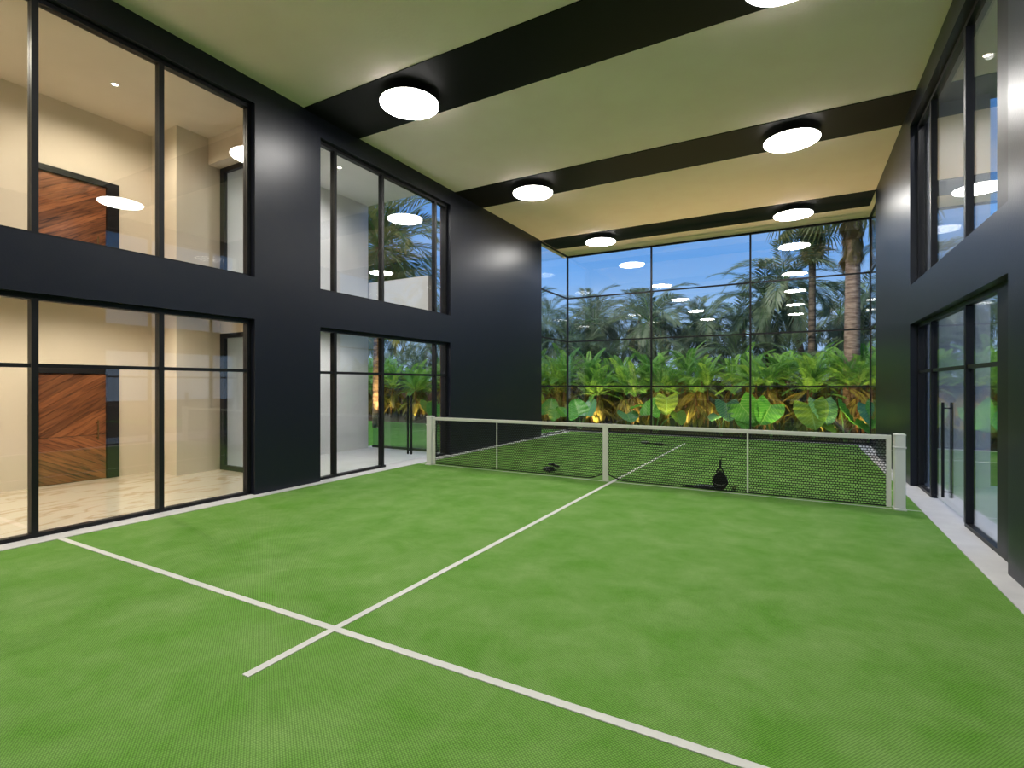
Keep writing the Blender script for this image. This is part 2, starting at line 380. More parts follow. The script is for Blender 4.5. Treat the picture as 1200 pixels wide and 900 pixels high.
# ------------------------------------------------------------------ windows
def window(name, label, axis, p, a0, a1, z0, z1, mulls, trans, side, skip_sill=None, fw=0.055, fd=0.09, mw=0.055, md=0.09, thick=0.012, group=None, jamb=True, sill=True, head=True, jw0=None):
    """glass in the plane axis=p; a runs along the other axis"""
    w = empty(name, (p, (a0+a1)/2, z0) if axis == 'x' else ((a0+a1)/2, p, z0)); base = Vector(w.location)
    struct(w, label, 'window', group)
    def bar(nm, b0, b1, c0, c1, d, mat='frame_black', bev=0):
        bm = bmesh.new()
        if axis == 'x': box(bm, p-d/2, p+d/2, b0, b1, c0, c1, bev)
        else: box(bm, b0, b1, p-d/2, p+d/2, c0, c1, bev)
        bmesh.ops.translate(bm, verts=bm.verts, vec=-base)
        return bm_obj(nm, bm, mat, w)
    if head: bar('head_rail', a0, a1, z1-fw, z1, fd)
    if sill:
        if skip_sill:
            bar('sill_rail', a0, skip_sill[0], z0, z0+fw*0.7, fd); bar('sill_rail', skip_sill[1], a1, z0, z0+fw*0.7, fd)
        else: bar('sill_rail', a0, a1, z0, z0+fw*0.7, fd)
    zt, zb = (z1-fw if head else z1), (z0+fw*0.7 if sill else z0)
    jw0 = jw0 or fw
    if jamb: bar('jamb', a0, a0+jw0, zb, zt, fd); bar('jamb', a1-fw, a1, zb, zt, fd)
    for m in mulls: bar('mullion', m-mw/2, m+mw/2, zb, zt, md)
    edges = [a0+(jw0 if jamb else 0)] + [x for m in mulls for x in (m-mw/2, m+mw/2)] + [a1-(fw if jamb else 0)]
    tz = [zb] + [x for t in trans for x in (t-0.02, t+0.02)] + [zt]
    for i in range(0, len(edges), 2):
        for t in trans: bar('transom', edges[i], edges[i+1], t-0.02, t+0.02, fd*0.7)
        for j in range(0, len(tz), 2):
            bar('pane', edges[i], edges[i+1], tz[j], tz[j+1], thick, 'glass_clear')
    return w, base
TZ = 1.68
z0 = 0.006
window('window_1', 'ground-floor window wall in front of the lower wooden door', 'x', XGL, W1[0], W1[1], z0, LZ1, (-0.18, 0.955, 2.092, 3.228), (TZ,), 1)
window('window_2', 'upper-storey window in front of the upper wooden door', 'x', XGL, W1[0], W1[1], UZ0, UZ1, (-0.18, 0.955, 2.092, 3.228), (), 1)
w3, b3 = window('window_3', 'ground-floor glazing with the pivot door facing the lit palm trunk', 'x', XGL, W2[0], W2[1], z0, LZ1, (5.80, 6.88, 8.415), (TZ,), 1, skip_sill=(6.95, 8.39))
window('window_4', 'upper-storey window showing the date palm crown', 'x', XGL, W2[0], W2[1], UZ0, UZ1, (5.80, 6.88, 8.415), (), 1)
w5, b5 = window('window_5', 'ground-floor glazing with pivot door behind the right net post', 'x', XGR, R2[0], R2[1], z0, LZ1, (7.00, 8.58), (TZ,), -1, skip_sill=(7.03, 8.55), mw=0.065, fd=0.07, md=0.08, jw0=0.60)
window('window_6', 'upper-storey window above the right net post', 'x', XGR, R2[0], R2[1], UZ0, UZ1, (7.00, 8.58), (), -1, mw=0.065, fd=0.07, md=0.08, jw0=0.60)
EX0, EX1 = XL-0.055, XR+0.125
ET = (1.435, 2.853, 4.237)
window('window_7', 'tall gridded glass end wall facing the garden', 'y', YE, EX0-0.03, EX1+0.03, z0, ZC, (EX0+2.672, EX0+5.336), ET, 1, fw=0.05, fd=0.06, mw=0.045, md=0.06)
window('window_8', 'narrow glass return beside the end wall, wooden-door side', 'x', EX0, YW, YE-0.03, z0, ZC, (), ET, 1, fw=0.03, fd=0.06, jamb=False)
window('window_9', 'narrow glass return beside the end wall, right net post side', 'x', EX1, YW, YE-0.03, z0, ZC, (), ET, -1, fw=0.03, fd=0.06, jamb=False)
def handles(w, base, xg, y, za, zb):
    for s in (-1, 1):
        bm = bmesh.new(); x = xg+s*0.042
        box(bm, x-0.014, x+0.014, y-0.016, y+0.016, za, zb, 0.003)
        for z in (za+0.07, zb-0.07): tube(bm, [(xg+s*0.004, y, z), (x, y, z)], 0.008, 8)
        bmesh.ops.translate(bm, verts=bm.verts, vec=-base)
        bm_obj('pull_handle', bm, 'frame_black', w)
handles(w3, b3, XGL, 7.65, 0.15, 1.28)
handles(w5, b5, XGR, 7.915, 0.133, 1.28)

# ------------------------------------------------------------------ rooms behind the left wall
XI = XL-WT                        # outer face of left wall
XB = -9.58
UF = 2.87                         # upper floor level
struct(box_obj('floor_lobby', 'marble_cream', XB-0.2, TL-0.42, -1.4, 5.40, -0.03, 0.006), 'polished cream marble floor in front of the lower wooden door', 'floor')
struct(box_obj('floor_upper_lobby', 'marble_cream', XB-0.2, XI, -1.4, 5.40, 2.80, UF), 'upper storey floor slab behind the first windows', 'floor')
struct(box_obj('ceiling_upper_lobby', 'wall_beige', XB-0.2, XI, -1.4, 5.40, 5.71, 5.95), 'beige plaster ceiling over the upper wooden door', 'ceiling')
DY0, DY1 = 3.06, 4.137
def back_wall(zb, zt, dz):
    return [(XB-0.2, XB, -1.4, DY0, zb, zt), (XB-0.2, XB, DY1, 4.62, zb, zt), (XB-0.2, XB, DY0, DY1, dz, zt)]
DT = 1.748; UDT = 4.70
struct(boxes_obj('wall_lobby_back', 'wall_beige', back_wall(0.006, 2.80, DT)), 'warm beige lobby wall around the lower wooden door', 'wall')
struct(boxes_obj('wall_upper_lobby_back', 'wall_beige', back_wall(UF, 5.71, UDT)), 'beige upper wall around the upper wooden door', 'wall')
struct(boxes_obj('wall_lobby_side', 'wall_beige', [(XB-0.2, XI, -1.6, -1.4, 0.006, 5.95)]), 'beige lobby side wall away from the net', 'wall')
for nm, zb, zt, lab in (('wall_lobby_pier', 0.006, 2.80, 'beige projecting pier beside the lower glass side door'), ('wall_upper_lobby_pier', UF, 5.71, 'beige projecting pier beside the upper glass side door')):
    struct(boxes_obj(nm, 'wall_beige', [(XB-0.2, -8.82, 4.62, 5.40, zb, zt)]), lab, 'wall')
# glass side doors (end of lobby) with dark frames
def side_door(n, zb, zt, lab):
    d = empty(n, (-8.82, 5.38, zb)); struct(d, lab, 'door'); B = Vector(d.location)
    def bb(nm, mat, *b):
        bm = bmesh.new(); box(bm, *b); bmesh.ops.translate(bm, verts=bm.verts, vec=-B); bm_obj(nm, bm, mat, d)
    x0, x1, y0, y1 = -8.82, XI, 5.34, 5.40
    bb('frame_post', 'frame_black', x0, x0+0.12, y0, y1, zb, zt); bb('frame_post', 'frame_black', x1-0.10, x1, y0, y1, zb, zt)
    bb('frame_head', 'frame_black', x0+0.12, x1-0.10, y0, y1, zt-0.08, zt); bb('frame_sill', 'frame_black', x0+0.12, x1-0.10, y0, y1, zb, zb+0.08)
    bb('mullion', 'frame_black', -7.72, -7.66, y0, y1, zb+0.08, zt-0.08)
    bb('pane', 'glass_clear', x0+0.12, -7.72, 5.365, 5.377, zb+0.08, zt-0.08); bb('pane', 'glass_clear', -7.66, x1-0.10, 5.365, 5.377, zb+0.08, zt-0.08)
side_door('door_3', 0.006, 2.38, 'black framed glass side door beside the lobby pier, ground floor')
side_door('door_4', UF, 5.26, 'black framed glass side door beside the pier, upper floor')
struct(boxes_obj('wall_upper_lobby_soffit', 'wall_beige', [(-8.82, XI, 5.14, 5.40, 5.26, 5.71)]), 'beige soffit box over the upper glass side door', 'wall')
struct(boxes_obj('wall_lobby_soffit', 'wall_beige', [(-8.82, XI, 5.34, 5.40, 2.38, 2.80)]), 'beige lintel over the lower glass side door', 'wall')

def clip(poly, n, c):
    out = []
    for i in range(len(poly)):
        a, b = poly[i], poly[(i+1) % len(poly)]
        da, db = a[0]*n[0]+a[1]*n[1]-c, b[0]*n[0]+b[1]*n[1]-c
        if da <= 0: out.append(a)
        if (da < 0 < db) or (db < 0 < da):
            t = da/(da-db); out.append((a[0]+t*(b[0]-a[0]), a[1]+t*(b[1]-a[1])))
    return out
def wooden_door(n, zb, zt, joint, lab):
    d = empty(n, (XB, DY0, zb)); struct(d, lab, 'door')
    W, Hh = DY1-DY0, zt-zb
    fwid = 0.165; top = 0.085
    def bb(nm, mat, x0, x1, y0, y1, a, b):
        box_obj(nm, mat, x0, x1, y0, y1, a, b, d)
    bb('frame_post', 'frame_black', -0.12, 0.025, 0, 0.07, 0, Hh); bb('frame_post', 'frame_black', -0.12, 0.025, W-fwid, W, 0, Hh)
    bb('frame_head', 'frame_black', -0.12, 0.025, 0.07, W-fwid, Hh-top, Hh)
    bb('door_core', 'frame_black', -0.10, -0.035, 0.07, W-fwid, 0, Hh-top)
    y0, y1 = 0.072, W-fwid-0.002; g = 0.004; pw = 0.098
    for (za, zc, ang) in ((joint, Hh-top-0.002, math.radians(33)), (0.004, joint, math.radians(-27))):
        dx, dz = math.cos(ang), math.sin(ang); nx, nz = -dz, dx
        vals = [p[0]*nx+p[1]*nz for p in ((y0, za), (y1, za), (y0, zc), (y1, zc))]
        c = math.floor(min(vals)/pw)*pw
        while c < max(vals):
            poly = [(y0+g, za+g), (y1-g, za+g), (y1-g, zc-g), (y0+g, zc-g)]
            poly = clip(poly, (-nx, -nz), -(c+g/2)); 
            if len(poly) > 2: poly = clip(poly, (nx, nz), c+pw-g/2)
            if len(poly) > 2:
                cx = sum(p[0] for p in poly)/len(poly); cz = sum(p[1] for p in poly)/len(poly)
                bm = bmesh.new(); th = random.uniform(0.020, 0.026)
                # local frame: X along the plank (dx,dz), Y = out of the door (world X), Z = plank normal
                loc = [((p[0]-cx)*dx+(p[1]-cz)*dz, (p[0]-cx)*nx+(p[1]-cz)*nz) for p in poly]
                a = [bm.verts.new((u, 0, v)) for u, v in loc]; b = [bm.verts.new((u, -th, v)) for u, v in loc]
                bm.faces.new(a); bm.faces.new(b[::-1])
                for i in range(len(a)): bm.faces.new((a[i], a[(i+1) % len(a)], b[(i+1) % len(a)], b[i]))
                o = bm_obj('plank', bm, 'walnut', d)
                # columns: local X -> (0,dx,dz), local Y -> (-1,0,0), local Z -> (0,nx,nz)
                o.matrix_local = Matrix(((0, -1, 0, -0.035), (dx, 0, nx, cx), (dz, 0, nz, cz), (0, 0, 0, 1)))
            c += pw
    bm = bmesh.new(); tube(bm, [(0.05, W-fwid-0.13, 0.62), (0.05, W-fwid-0.13, 0.93)], 0.011, 8)
    for z in (0.66, 0.89): tube(bm, [(-0.012, W-fwid-0.13, z), (0.05, W-fwid-0.13, z)], 0.007, 6)
    h = bm_obj('pull_handle', bm, 'stem_brown', d)
wooden_door('door_1', 0.006, DT, 0.70, 'chevron plank wooden door on the ground floor')
wooden_door('door_2', UF, UDT, 0.70, 'chevron plank wooden door on the upper floor')

# second room (open towards the garden)
XB2 = -8.80; YR2 = 8.86
struct(box_obj('floor_patio', 'patio_white', XB2-0.2, TL-0.42, 5.40, 9.15, -0.03, 0.006), 'pale patio floor inside the pivot door', 'floor')
struct(box_obj('wall_patio', 'plaster_white', XB2-0.2, XB2, 5.40, YR2, 0.006, 2.80), 'pale grey plaster wall beside the lit palm trunk', 'wall')
struct(box_obj('wall_upper_patio', 'plaster_white', XB2-0.2, XB2, 5.40, YR2, UF, 5.67), 'pale grey upper wall beside the date palm crown', 'wall')
struct(box_obj('floor_upper_patio', 'plaster_white', XB2-0.2, XI, 5.40, YR2+0.25, 2.80, UF), 'white slab of the upper terrace', 'floor')
struct(box_obj('ceiling_upper_patio', 'plaster_white', XB2-0.2, XI, 5.40, YR2, 5.67, 5.95), 'white plaster overhang above the upper terrace', 'ceiling')
struct(box_obj('wall_parapet', 'plaster_white', XB2-0.2, XI-0.42, YR2+0.05, YR2+0.2, UF, 3.88), 'white solid parapet of the upper terrace under the date palm', 'wall')
struct(box_obj('wall_patio_pier', 'walnut', XI-0.20, XI, 9.05, 9.30, 0.006, 5.67), 'slim brown wood-clad pier at the end of the glazing with the lit palm', 'wall')
# low glass balustrade
r = empty('glass_balustrade', (XB2, 9.0, 0.0)); tag(r, 'low frameless glass balustrade on a dark rail at the patio edge', 'balustrade')
bal = [(XB2+0.02, -8.02), (-8.0, -7.2), (-7.18, XI-0.22)]
for a, b in bal: box_obj('glass_panel', 'glass_rail', a-XB2, b-XB2, -0.008, 0.008, 0.055, 0.82, r)
box_obj('base_rail', 'frame_black', 0.02, XI-0.22-XB2, -0.03, 0.03, 0.006, 0.06, r)
# right side porch
struct(box_obj('floor_porch', 'patio_white', TR+0.42, 3.6, -1.4, 10.0, -0.03, 0.006), 'pale porch floor outside the wall with the right net post', 'floor')
struct(box_obj('wall_porch', 'plaster_white', XR+WT, 2.42, 9.75, 9.95, 0.006, 5.67), 'pale plaster stub wall outside behind the right net post', 'wall')
struct(box_obj('ceiling_porch', 'plaster_white', XR+WT, 3.4, 5.0, 9.95, 5.67, 5.95), 'white porch overhang outside the right wall', 'ceiling')

# ------------------------------------------------------------------ room downlights
def downlight(x, y, z, power, col, lab, grp):
    t = empty('downlight', (x, y, z)); tag(t, lab, 'downlight', grp)
    bm = bmesh.new(); lathe(bm, [(0.055, 0.0), (0.055, -0.006), (0.040, -0.008), (0.036, 0.0)], 24); bm_obj('trim_ring', bm, 'light_rim', t, True)
    bm = bmesh.new(); lathe(bm, [(0, -0.003), (0.036, -0.003), (0.036, 0), (0, 0)], 20); bm_obj('lens', bm, 'downlight_emission', t)
    ld = bpy.data.lights.new('downlight_lamp', 'SPOT'); ld.energy = power; ld.color = col; ld.shadow_soft_size = 0.05; ld.spot_size = math.radians(165); ld.spot_blend = 0.6
    lo = bpy.data.objects.new('lamp', ld); COL.objects.link(lo); lo.parent = t; lo.location = (0, 0, -0.012)
warm = (1.0, 0.87, 0.68); cool = (1.0, 0.97, 0.95)
downlight(-8.37, 3.57, 5.71, 230, warm, 'small recessed downlight over the upper wooden door', None)
downlight(-8.37, 1.0, 5.71, 230, warm, 'small recessed downlight in the upper lobby away from the door', None)
for y in (0.4, 2.0, 3.6):
    downlight(-8.2, y, 2.80, 185, warm, 'small recessed downlight in the ground-floor lobby ceiling', 'ground-floor lobby downlights')
downlight(-7.7, 7.0, 5.67, 190, cool, 'small recessed downlight in the upper terrace overhang', None)
downlight(-7.6, 7.3, 2.80, 170, cool, 'small recessed downlight over the pivot door patio', None)
downlight(2.1, 8.6, 5.67, 150, cool, 'small recessed downlight in the porch overhang', None)

# ------------------------------------------------------------------ net and posts
NY = 7.605; NT = 0.885
NX0, NX1 = -5.88, 0.945
def post(x, lab):
    t = empty('net_post', (x, NY, 0.0)); tag(t, lab, 'net post', 'net posts')
    bm = bmesh.new(); w = 0.055
    box(bm, -w, w, -w, w, 0.02, 0.905, 0.012); bm_obj('shaft', bm, 'post_white', t)
    bm = bmesh.new(); box(bm, -w-0.006, w+0.006, -w-0.006, w+0.006, 0.735, 0.752, 0.003); bm_obj('collar', bm, 'post_white', t)
    bm = bmesh.new(); box(bm, -w-0.004, w+0.004, -w-0.004, w+0.004, 0.885, 0.899, 0.003); bm_obj('collar', bm, 'post_white', t)
    bm = bmesh.new(); box(bm, -0.0625, 0.0625, -0.085, 0.085, 0.0, 0.022, 0.006); bm_obj('base_plate', bm, 'post_white', t)
post(-5.975, 'white square net post on the wooden-door side')
post(1.07, 'white square net post beside the right-hand dark wall')
net = empty('court_net', (XM, NY, 0.0)); tag(net, 'black mesh court net with white top tape and centre strap', 'net')
def nb(nm, mat, *b, bevel=0):
    bm = bmesh.new(); box(bm, *b, bevel); bmesh.ops.translate(bm, verts=bm.verts, vec=(-XM, -NY, 0)); return bm_obj(nm, bm, mat, net)
XS = -2.58                        # centre strap
def zbot(x):                      # bottom cord: rises to the strap
    d = abs(x-XS)
    return 0.03 + max(0, 1-d/0.30)**1.6*0.10
bm = bmesh.new()
ztop = NT-0.05
n = 27; pz = (ztop-0.03)/n
cols = int((NX1-NX0)/0.034)
th = 0.0042; tv = 0.0034
for k in range(n+1):
    z = 0.03+k*pz
    segs = [(NX0, NX1)] if z > 0.135 else None
    if segs is None:
        h = ((z-0.03)/0.10)**(1/1.6) if z > 0.03 else 0
        g = 0.30*(1-h); segs = [(NX0, XS-g), (XS+g, NX1)]
    for a, b in segs: box(bm, a, b, NY-0.004, NY+0.004, z-th, z+th)
    if k == n: break
    for c in range(cols+1):
        x = NX0 + (c + (0.5 if k % 2 else 0))*0.034
        if x > NX1: continue
        zl = max(z, zbot(x))
        if zl < z+pz: box(bm, x-tv, x+tv, NY-0.003, NY+0.003, zl, z+pz)
bmesh.ops.translate(bm, verts=bm.verts, vec=(-XM, -NY, 0))
tag(bm_obj('net_mesh', bm, 'net_black', net), kind='stuff')
bm = bmesh.new()
pts = []; x = NX0
while x < NX1: pts.append((x-XM, 0, zbot(x))); x += 0.03 if abs(x-XS) < 0.34 else 0.25
pts.append((NX1-XM, 0, zbot(NX1)))
tube(bm, pts, 0.009, 6); bm_obj('bottom_cord', bm, 'net_black', net)
nb('top_tape', 'tape_white', NX0-0.025, NX1+0.045, NY-0.012, NY+0.012, NT-0.055, NT, bevel=0.006)
nb('side_tape', 'tape_white', NX0-0.025, NX0+0.02, NY-0.008, NY+0.008, 0.02, NT-0.055)
nb('side_tape', 'tape_white', NX1-0.005, NX1+0.045, NY-0.008, NY+0.008, 0.02, NT-0.055)
nb('centre_strap', 'tape_white', XS-0.042, XS+0.042, NY-0.016, NY-0.012, 0.0, NT)
nb('centre_strap', 'tape_white', XS-0.042, XS+0.042, NY+0.012, NY+0.016, 0.0, NT)
for xs in (-4.53, -0.585): nb('thin_strap', 'tape_white', xs-0.010, xs+0.010, NY-0.010, NY-0.005, 0.03, NT-0.055)
for z in (0.70, 0.45, 0.22):
    bm = bmesh.new(); tube(bm, [(NX1+0.045-XM, 0, z), (1.007-XM, 0, z)], 0.003, 5); bm_obj('side_tie', bm, 'tape_white', net)

# ------------------------------------------------------------------ rackets and ball
def racket(loc, rot, lab, grp=None, cover='racket_black'):
    t = empty('padel_racket', loc, rot); tag(t, lab, 'racket', grp)
    # local: handle along -X, head along +X, thickness Z; origin at head centre
    n = 28; rim = []
    for k in range(n):
        a = 2*PI*k/n; c, s = math.cos(a), math.sin(a)
        x = 0.125*c; y = 0.105*s
        if c < 0: y *= 1-0.45*(-c)**1.5; x *= 1.15
        rim.append((x, y))
    bm = bmesh.new()
    for zz in (0,):
        prev = None
        rings = []
        for (sc_, z) in ((0.93, -0.019), (1.0, -0.012), (1.0, 0.012), (0.93, 0.019)):
            rings.append([bm.verts.new((x*sc_, y*sc_, z)) for x, y in rim])
        for a, b in zip(rings, rings[1:]):
            for k in range(n): bm.faces.new((a[k], a[(k+1) % n], b[(k+1) % n], b[k]))
        bm.faces.new(rings[0][::-1]); bm.faces.new(rings[-1])
    head = bm_obj('head', bm, 'racket_black', t)
    bm = bmesh.new()
    for ix in range(-3, 5):
        for iy in range(-3, 4):
            x, y = ix*0.022, iy*0.022
            if (x/0.105)**2+(y/0.085)**2 < 0.8:
                q = [bm.verts.new((x+0.005*math.cos(2*PI*k/6), y+0.005*math.sin(2*PI*k/6), 0.0195)) for k in range(6)]; bm.faces.new(q)
    bm_obj('hole_pattern', bm, 'racket_grip', head)
    bm = bmesh.new(); tube(bm, [(0.03, -0.084, 0.0195), (0.055, -0.03, 0.0205), (0.055, 0.03, 0.0205), (0.03, 0.084, 0.0195)], 0.006, 5); bm_obj('decor_stripe', bm, 'racket_grey', head)
    bm = bmesh.new()
    for s in (-1, 1): tube(bm, [(-0.115, s*0.052, 0), (-0.15, s*0.034, 0), (-0.185, s*0.012, 0)], [0.013, 0.012, 0.013], 8)
    bm_obj('throat', bm, 'racket_black', t, True)
    bm = bmesh.new(); tube(bm, [(-0.175, 0, 0), (-0.19, 0, 0), (-0.29, 0, 0), (-0.297, 0, 0)], [0.014, 0.0165, 0.0165, 0.019], 10); bm_obj('grip', bm, 'racket_grip', t, True)
    bm = bmesh.new()
    pts = [(-0.297-0.05*math.sin(PI*i/10), 0.018*math.sin(2*PI*i/10), -0.002) for i in range(11)]
    tube(bm, pts, 0.003, 5); bm_obj('wrist_cord', bm, 'racket_grip', t)
    return t
# standing against the net: head down, handle up, leaning towards the net
racket((-0.95, 7.742, 0.129), (0, math.radians(82), math.radians(-90)), 'black racket propped upright against the net, handle up')
racket((-1.13, 7.80, 0.021), (0, 0, math.radians(8)), 'black racket lying flat beside the propped one')
racket((-3.78, 8.10, 0.021), (0, 0, math.radians(118)), 'black racket lying flat under its partner near the wooden-door post', None)
racket((-3.70, 8.14, 0.085), (math.radians(14), math.radians(12), math.radians(112)), 'black racket resting tilted on another by the net')
racket((-3.36, 12.95, 0.021), (0, 0, math.radians(110)), 'black racket lying flat on the far court, handle towards the garden')
racket((-2.98, 12.84, 0.021), (0, 0, math.radians(10)), 'black racket lying flat beside the far centre line')
bm = bmesh.new(); bmesh.ops.create_icosphere(bm, subdivisions=3, radius=0.033); bb = bm_obj('padel_ball', bm, 'ball_felt', None, True, loc=(-0.775, 7.84, 0.033))
tag(bb, 'dull olive ball on the turf next to the propped racket', 'ball')
bm = bmesh.new(); pts = []
for i in range(41):
    a = 2*PI*i/40; v = Vector((math.cos(a)*0.92, math.sin(a)*0.92, 0.38*math.sin(2*a))).normalized()*0.0332; pts.append(v)
tube(bm, pts, 0.0012, 4, False); bm_obj('seam', bm, 'tape_white', bb)

# ------------------------------------------------------------------ garden ground
struct(boxes_obj('garden_ground', 'soil', [(-45, 40, YE+0.15, 60, -0.25, -0.04), (-45, XB-0.2, -20, YE+0.15, -0.25, -0.04), (3.6, 40, -20, YE+0.15, -0.25, -0.04), (XB-0.2, 3.6, -20, YE+0.15, -0.25, -0.04)]), 'dark garden soil under the planting', 'ground')
tag(box_obj('lawn', 'lawn', -22, XI-0.05, 9.2, 15.6, -0.05, -0.02), 'mown green lawn beyond the glass balustrade', 'lawn', kind='stuff')
tag(box_obj('lawn', 'lawn', XR+WT+0.05, 12, 10.1, 15.6, -0.05, -0.02), 'mown green lawn beyond the porch stub wall', 'lawn', kind='stuff')

struct(box_obj('wall_garden', 'garden_wall', -50, 30, 31.0, 31.2, -0.05, 1.7), 'low brown garden boundary wall behind the palms', 'wall')
# ------------------------------------------------------------------ foliage meshes
def frond_mesh(name, mat, L, droop, n, ll, lw, phi0=70, phi1=25, vee=25, tipdroop=0.35, start=0.14, rr=0.016, jitter=0.12, stemmat=None, up=0.0):
    vs = []; fs = []; mi = []
    S = 10
    P = []; T = []
    pos = Vector((0, 0, 0))
    for i in range(S+1):
        t = i/S; a = up - droop*(t**1.4)
        d = Vector((math.cos(a), 0, math.sin(a))); P.append(pos.copy()); T.append(d); pos = pos + d*(L/S)
    def at(t):
        f = t*S; i = min(int(f), S-1); u = f-i
        return P[i].lerp(P[i+1], u), T[i].lerp(T[i+1], u).normalized()
    for i in range(S+1):
        r_ = rr*(1-0.85*i/S); dn = T[i].cross(Vector((0, 1, 0)))
        b = len(vs)
        vs += [P[i]+Vector((0, r_, 0)), P[i]-Vector((0, r_, 0)), P[i]+dn*r_*1.2]
        if i:
            for k in range(3):
                fs.append((b-3+k, b-3+(k+1) % 3, b+(k+1) % 3, b+k)); mi.append(1 if stemmat else 0)
    for i in range(n):
        t = start+(1-start)*(i+0.5)/n
        p, d = at(t)
        upv = Vector((0, 1, 0)).cross(d) * -1
        for s in (-1, 1):
            ph = math.radians(phi0+(phi1-phi0)*t)*(1+random.uniform(-jitter, jitter))
            l = ll*(max(0.05, math.sin(PI*(0.12+0.83*(t-start)/(1-start))))**0.6)*(1+random.uniform(-jitter, jitter))
            ve = math.radians(vee)*(1+random.uniform(-0.5, 0.5))
            dir_ = d*math.cos(ph)+(Vector((0, s, 0))*math.cos(ve)+upv*math.sin(ve))*math.sin(ph)
            mid = p+dir_*l*0.5; tip = p+dir_*l*0.96+Vector((0, 0, -1))*l*tipdroop*(1+random.uniform(-0.3, 0.3))
            wv = dir_.cross(upv).normalized()*lw/2
            b = len(vs)
            vs += [p, mid+wv+Vector((0, 0, -l*tipdroop*0.2)), mid-wv+Vector((0, 0, -l*tipdroop*0.2)), tip]
            fs += [(b, b+1, b+2), (b+1, b+3, b+2)]; mi += [0, 0]
    me = bpy.data.meshes.new(name); me.from_pydata([tuple(v) for v in vs], [], fs)
    me.materials.append(MATS[mat])
    if stemmat: me.materials.append(MATS[stemmat])
    me.polygons.foreach_set('material_index', mi); me.update()
    return me
PALM = [frond_mesh('frond', m, L, dr, 40, 0.60, 0.046, 68, 25, 20, td, stemmat='stem_green', rr=0.020) for m, L, dr, td in (('palm_leaf', 2.5, 1.5, 0.35), ('palm_leaf', 2.3, 1.9, 0.45), ('palm_leaf_dark', 2.5, 1.7, 0.4))]
DATE = [frond_mesh('frond', 'date_leaf', L, dr, 46, 0.55, 0.042, 62, 22, 28, 0.15, stemmat='stem_green', rr=0.03) for L, dr in ((3.0, 0.9), (2.9, 1.3), (2.7, 1.7))]
FERN = [frond_mesh('frond', 'fern_leaf', L, dr, 32, 0.20, 0.030, 70, 35, 12, 0.12, start=0.14, stemmat='stem_green', rr=0.009) for L, dr in ((1.25, 0.8), (1.1, 1.2), (1.4, 1.0))]
OLD = [frond_mesh('old_frond', 'fern_old_leaf', L, dr, 28, 0.15, 0.028, 65, 30, 10, 0.35, start=0.1, stemmat='stem_brown', rr=0.009) for L, dr in ((0.8, 1.2), (0.9, 0.8))]

def fan_mesh(name, mat, R, seg=18, droop=0.5, pet=0.5, spread=1.0):
    vs = []; fs = []
    vs += [(0, 0.012, 0), (0, -0.012, 0), (pet, 0.008, 0), (pet, -0.008, 0)]; fs.append((0, 1, 3, 2))
    for k in range(seg):
        a = math.radians(-115+230*k/(seg-1))*spread; da = math.radians(230/(seg-1))*0.42*max(spread, 0.4)
        l = R*(1-0.25*abs(k/(seg-1)-0.5)*2)*(1+random.uniform(-0.08, 0.08))
        b = len(vs)
        for (rad, w, z) in ((0.0, 0, 0), (0.5, 1, 0.02), (0.5, -1, -0.02), (1.0, 0, -droop*(0.7+0.6*random.random()))):
            aa = a+da*w; q = l*rad*(1 if rad < 1 else 0.85)
            vs.append((pet+q*math.cos(aa), q*math.sin(aa), z*l - (0.06*l if rad == 0.5 else 0)))
        fs += [(b, b+1, b+2), (b+1, b+3, b+2)]
    me = bpy.data.meshes.new(name); me.from_pydata(vs, [], fs); me.materials.append(MATS[mat]); me.update()
    return me
FAN = [fan_mesh('fan_frond', 'palm_leaf', 0.85, 18, 0.55, 0.8), fan_mesh('fan_frond', 'date_leaf', 0.8, 18, 0.8, 0.8)]
DEADFAN = [fan_mesh('dead_frond', 'dead_leaf', 0.75, 14, 0.05, 0.35, 0.25), fan_mesh('dead_frond', 'dead_leaf', 0.9, 16, 0.08, 0.4, 0.3)]

def trunk(parent, pts, r0, r1, mat, n=12, rings=0):
    bm = bmesh.new()
    P = [Vector(p) for p in pts]; out = []; rad = []
    M = max(12, rings)
    for i in range(M+1):
        f = i/M*(len(P)-1); k = min(int(f), len(P)-2); out.append(P[k].lerp(P[k+1], f-k))
        rad.append((r0+(r1-r0)*i/M)*(1+(0.05 if (i % 2 and rings) else 0)))
    tube(bm, out, rad, n)
    return bm_obj('trunk', bm, mat, parent, True)
def palm(name, loc, h, lean, meshes, nf, lab, cat, grp, tr=(0.13, 0.09), tmat='palm_trunk', pit=(75, -35), scale=1.0, rings=0):
    t = empty(name, loc); tag(t, lab, cat, grp)
    top = Vector((lean[0], lean[1], h))
    trunk(t, [(0, 0, 0), (lean[0]*0.25, lean[1]*0.25, h*0.35), (lean[0]*0.6, lean[1]*0.6, h*0.7), top], tr[0], tr[1], tmat, rings=rings)
    for i in range(nf):
        u = i/(nf-1); p = math.radians(pit[0]+(pit[1]-pit[0])*u**0.9+random.uniform(-8, 8))
        az = i*2.39996+random.uniform(-0.25, 0.25)
        link('frond', random.choice(meshes), None, t, tuple(top+Vector((0, 0, 0.1-0.25*u))), (random.uniform(-0.3, 0.3), -p, az), (scale*random.uniform(0.85, 1.1),)*3)
    return t
G0 = -0.05
def onray(px, Y):
    a = math.atan(334.1/600); k = (px-600)/600
    d = (-math.sin(a)+math.cos(a)*k, math.cos(a)+math.sin(a)*k)
    return d[0]*Y/d[1]
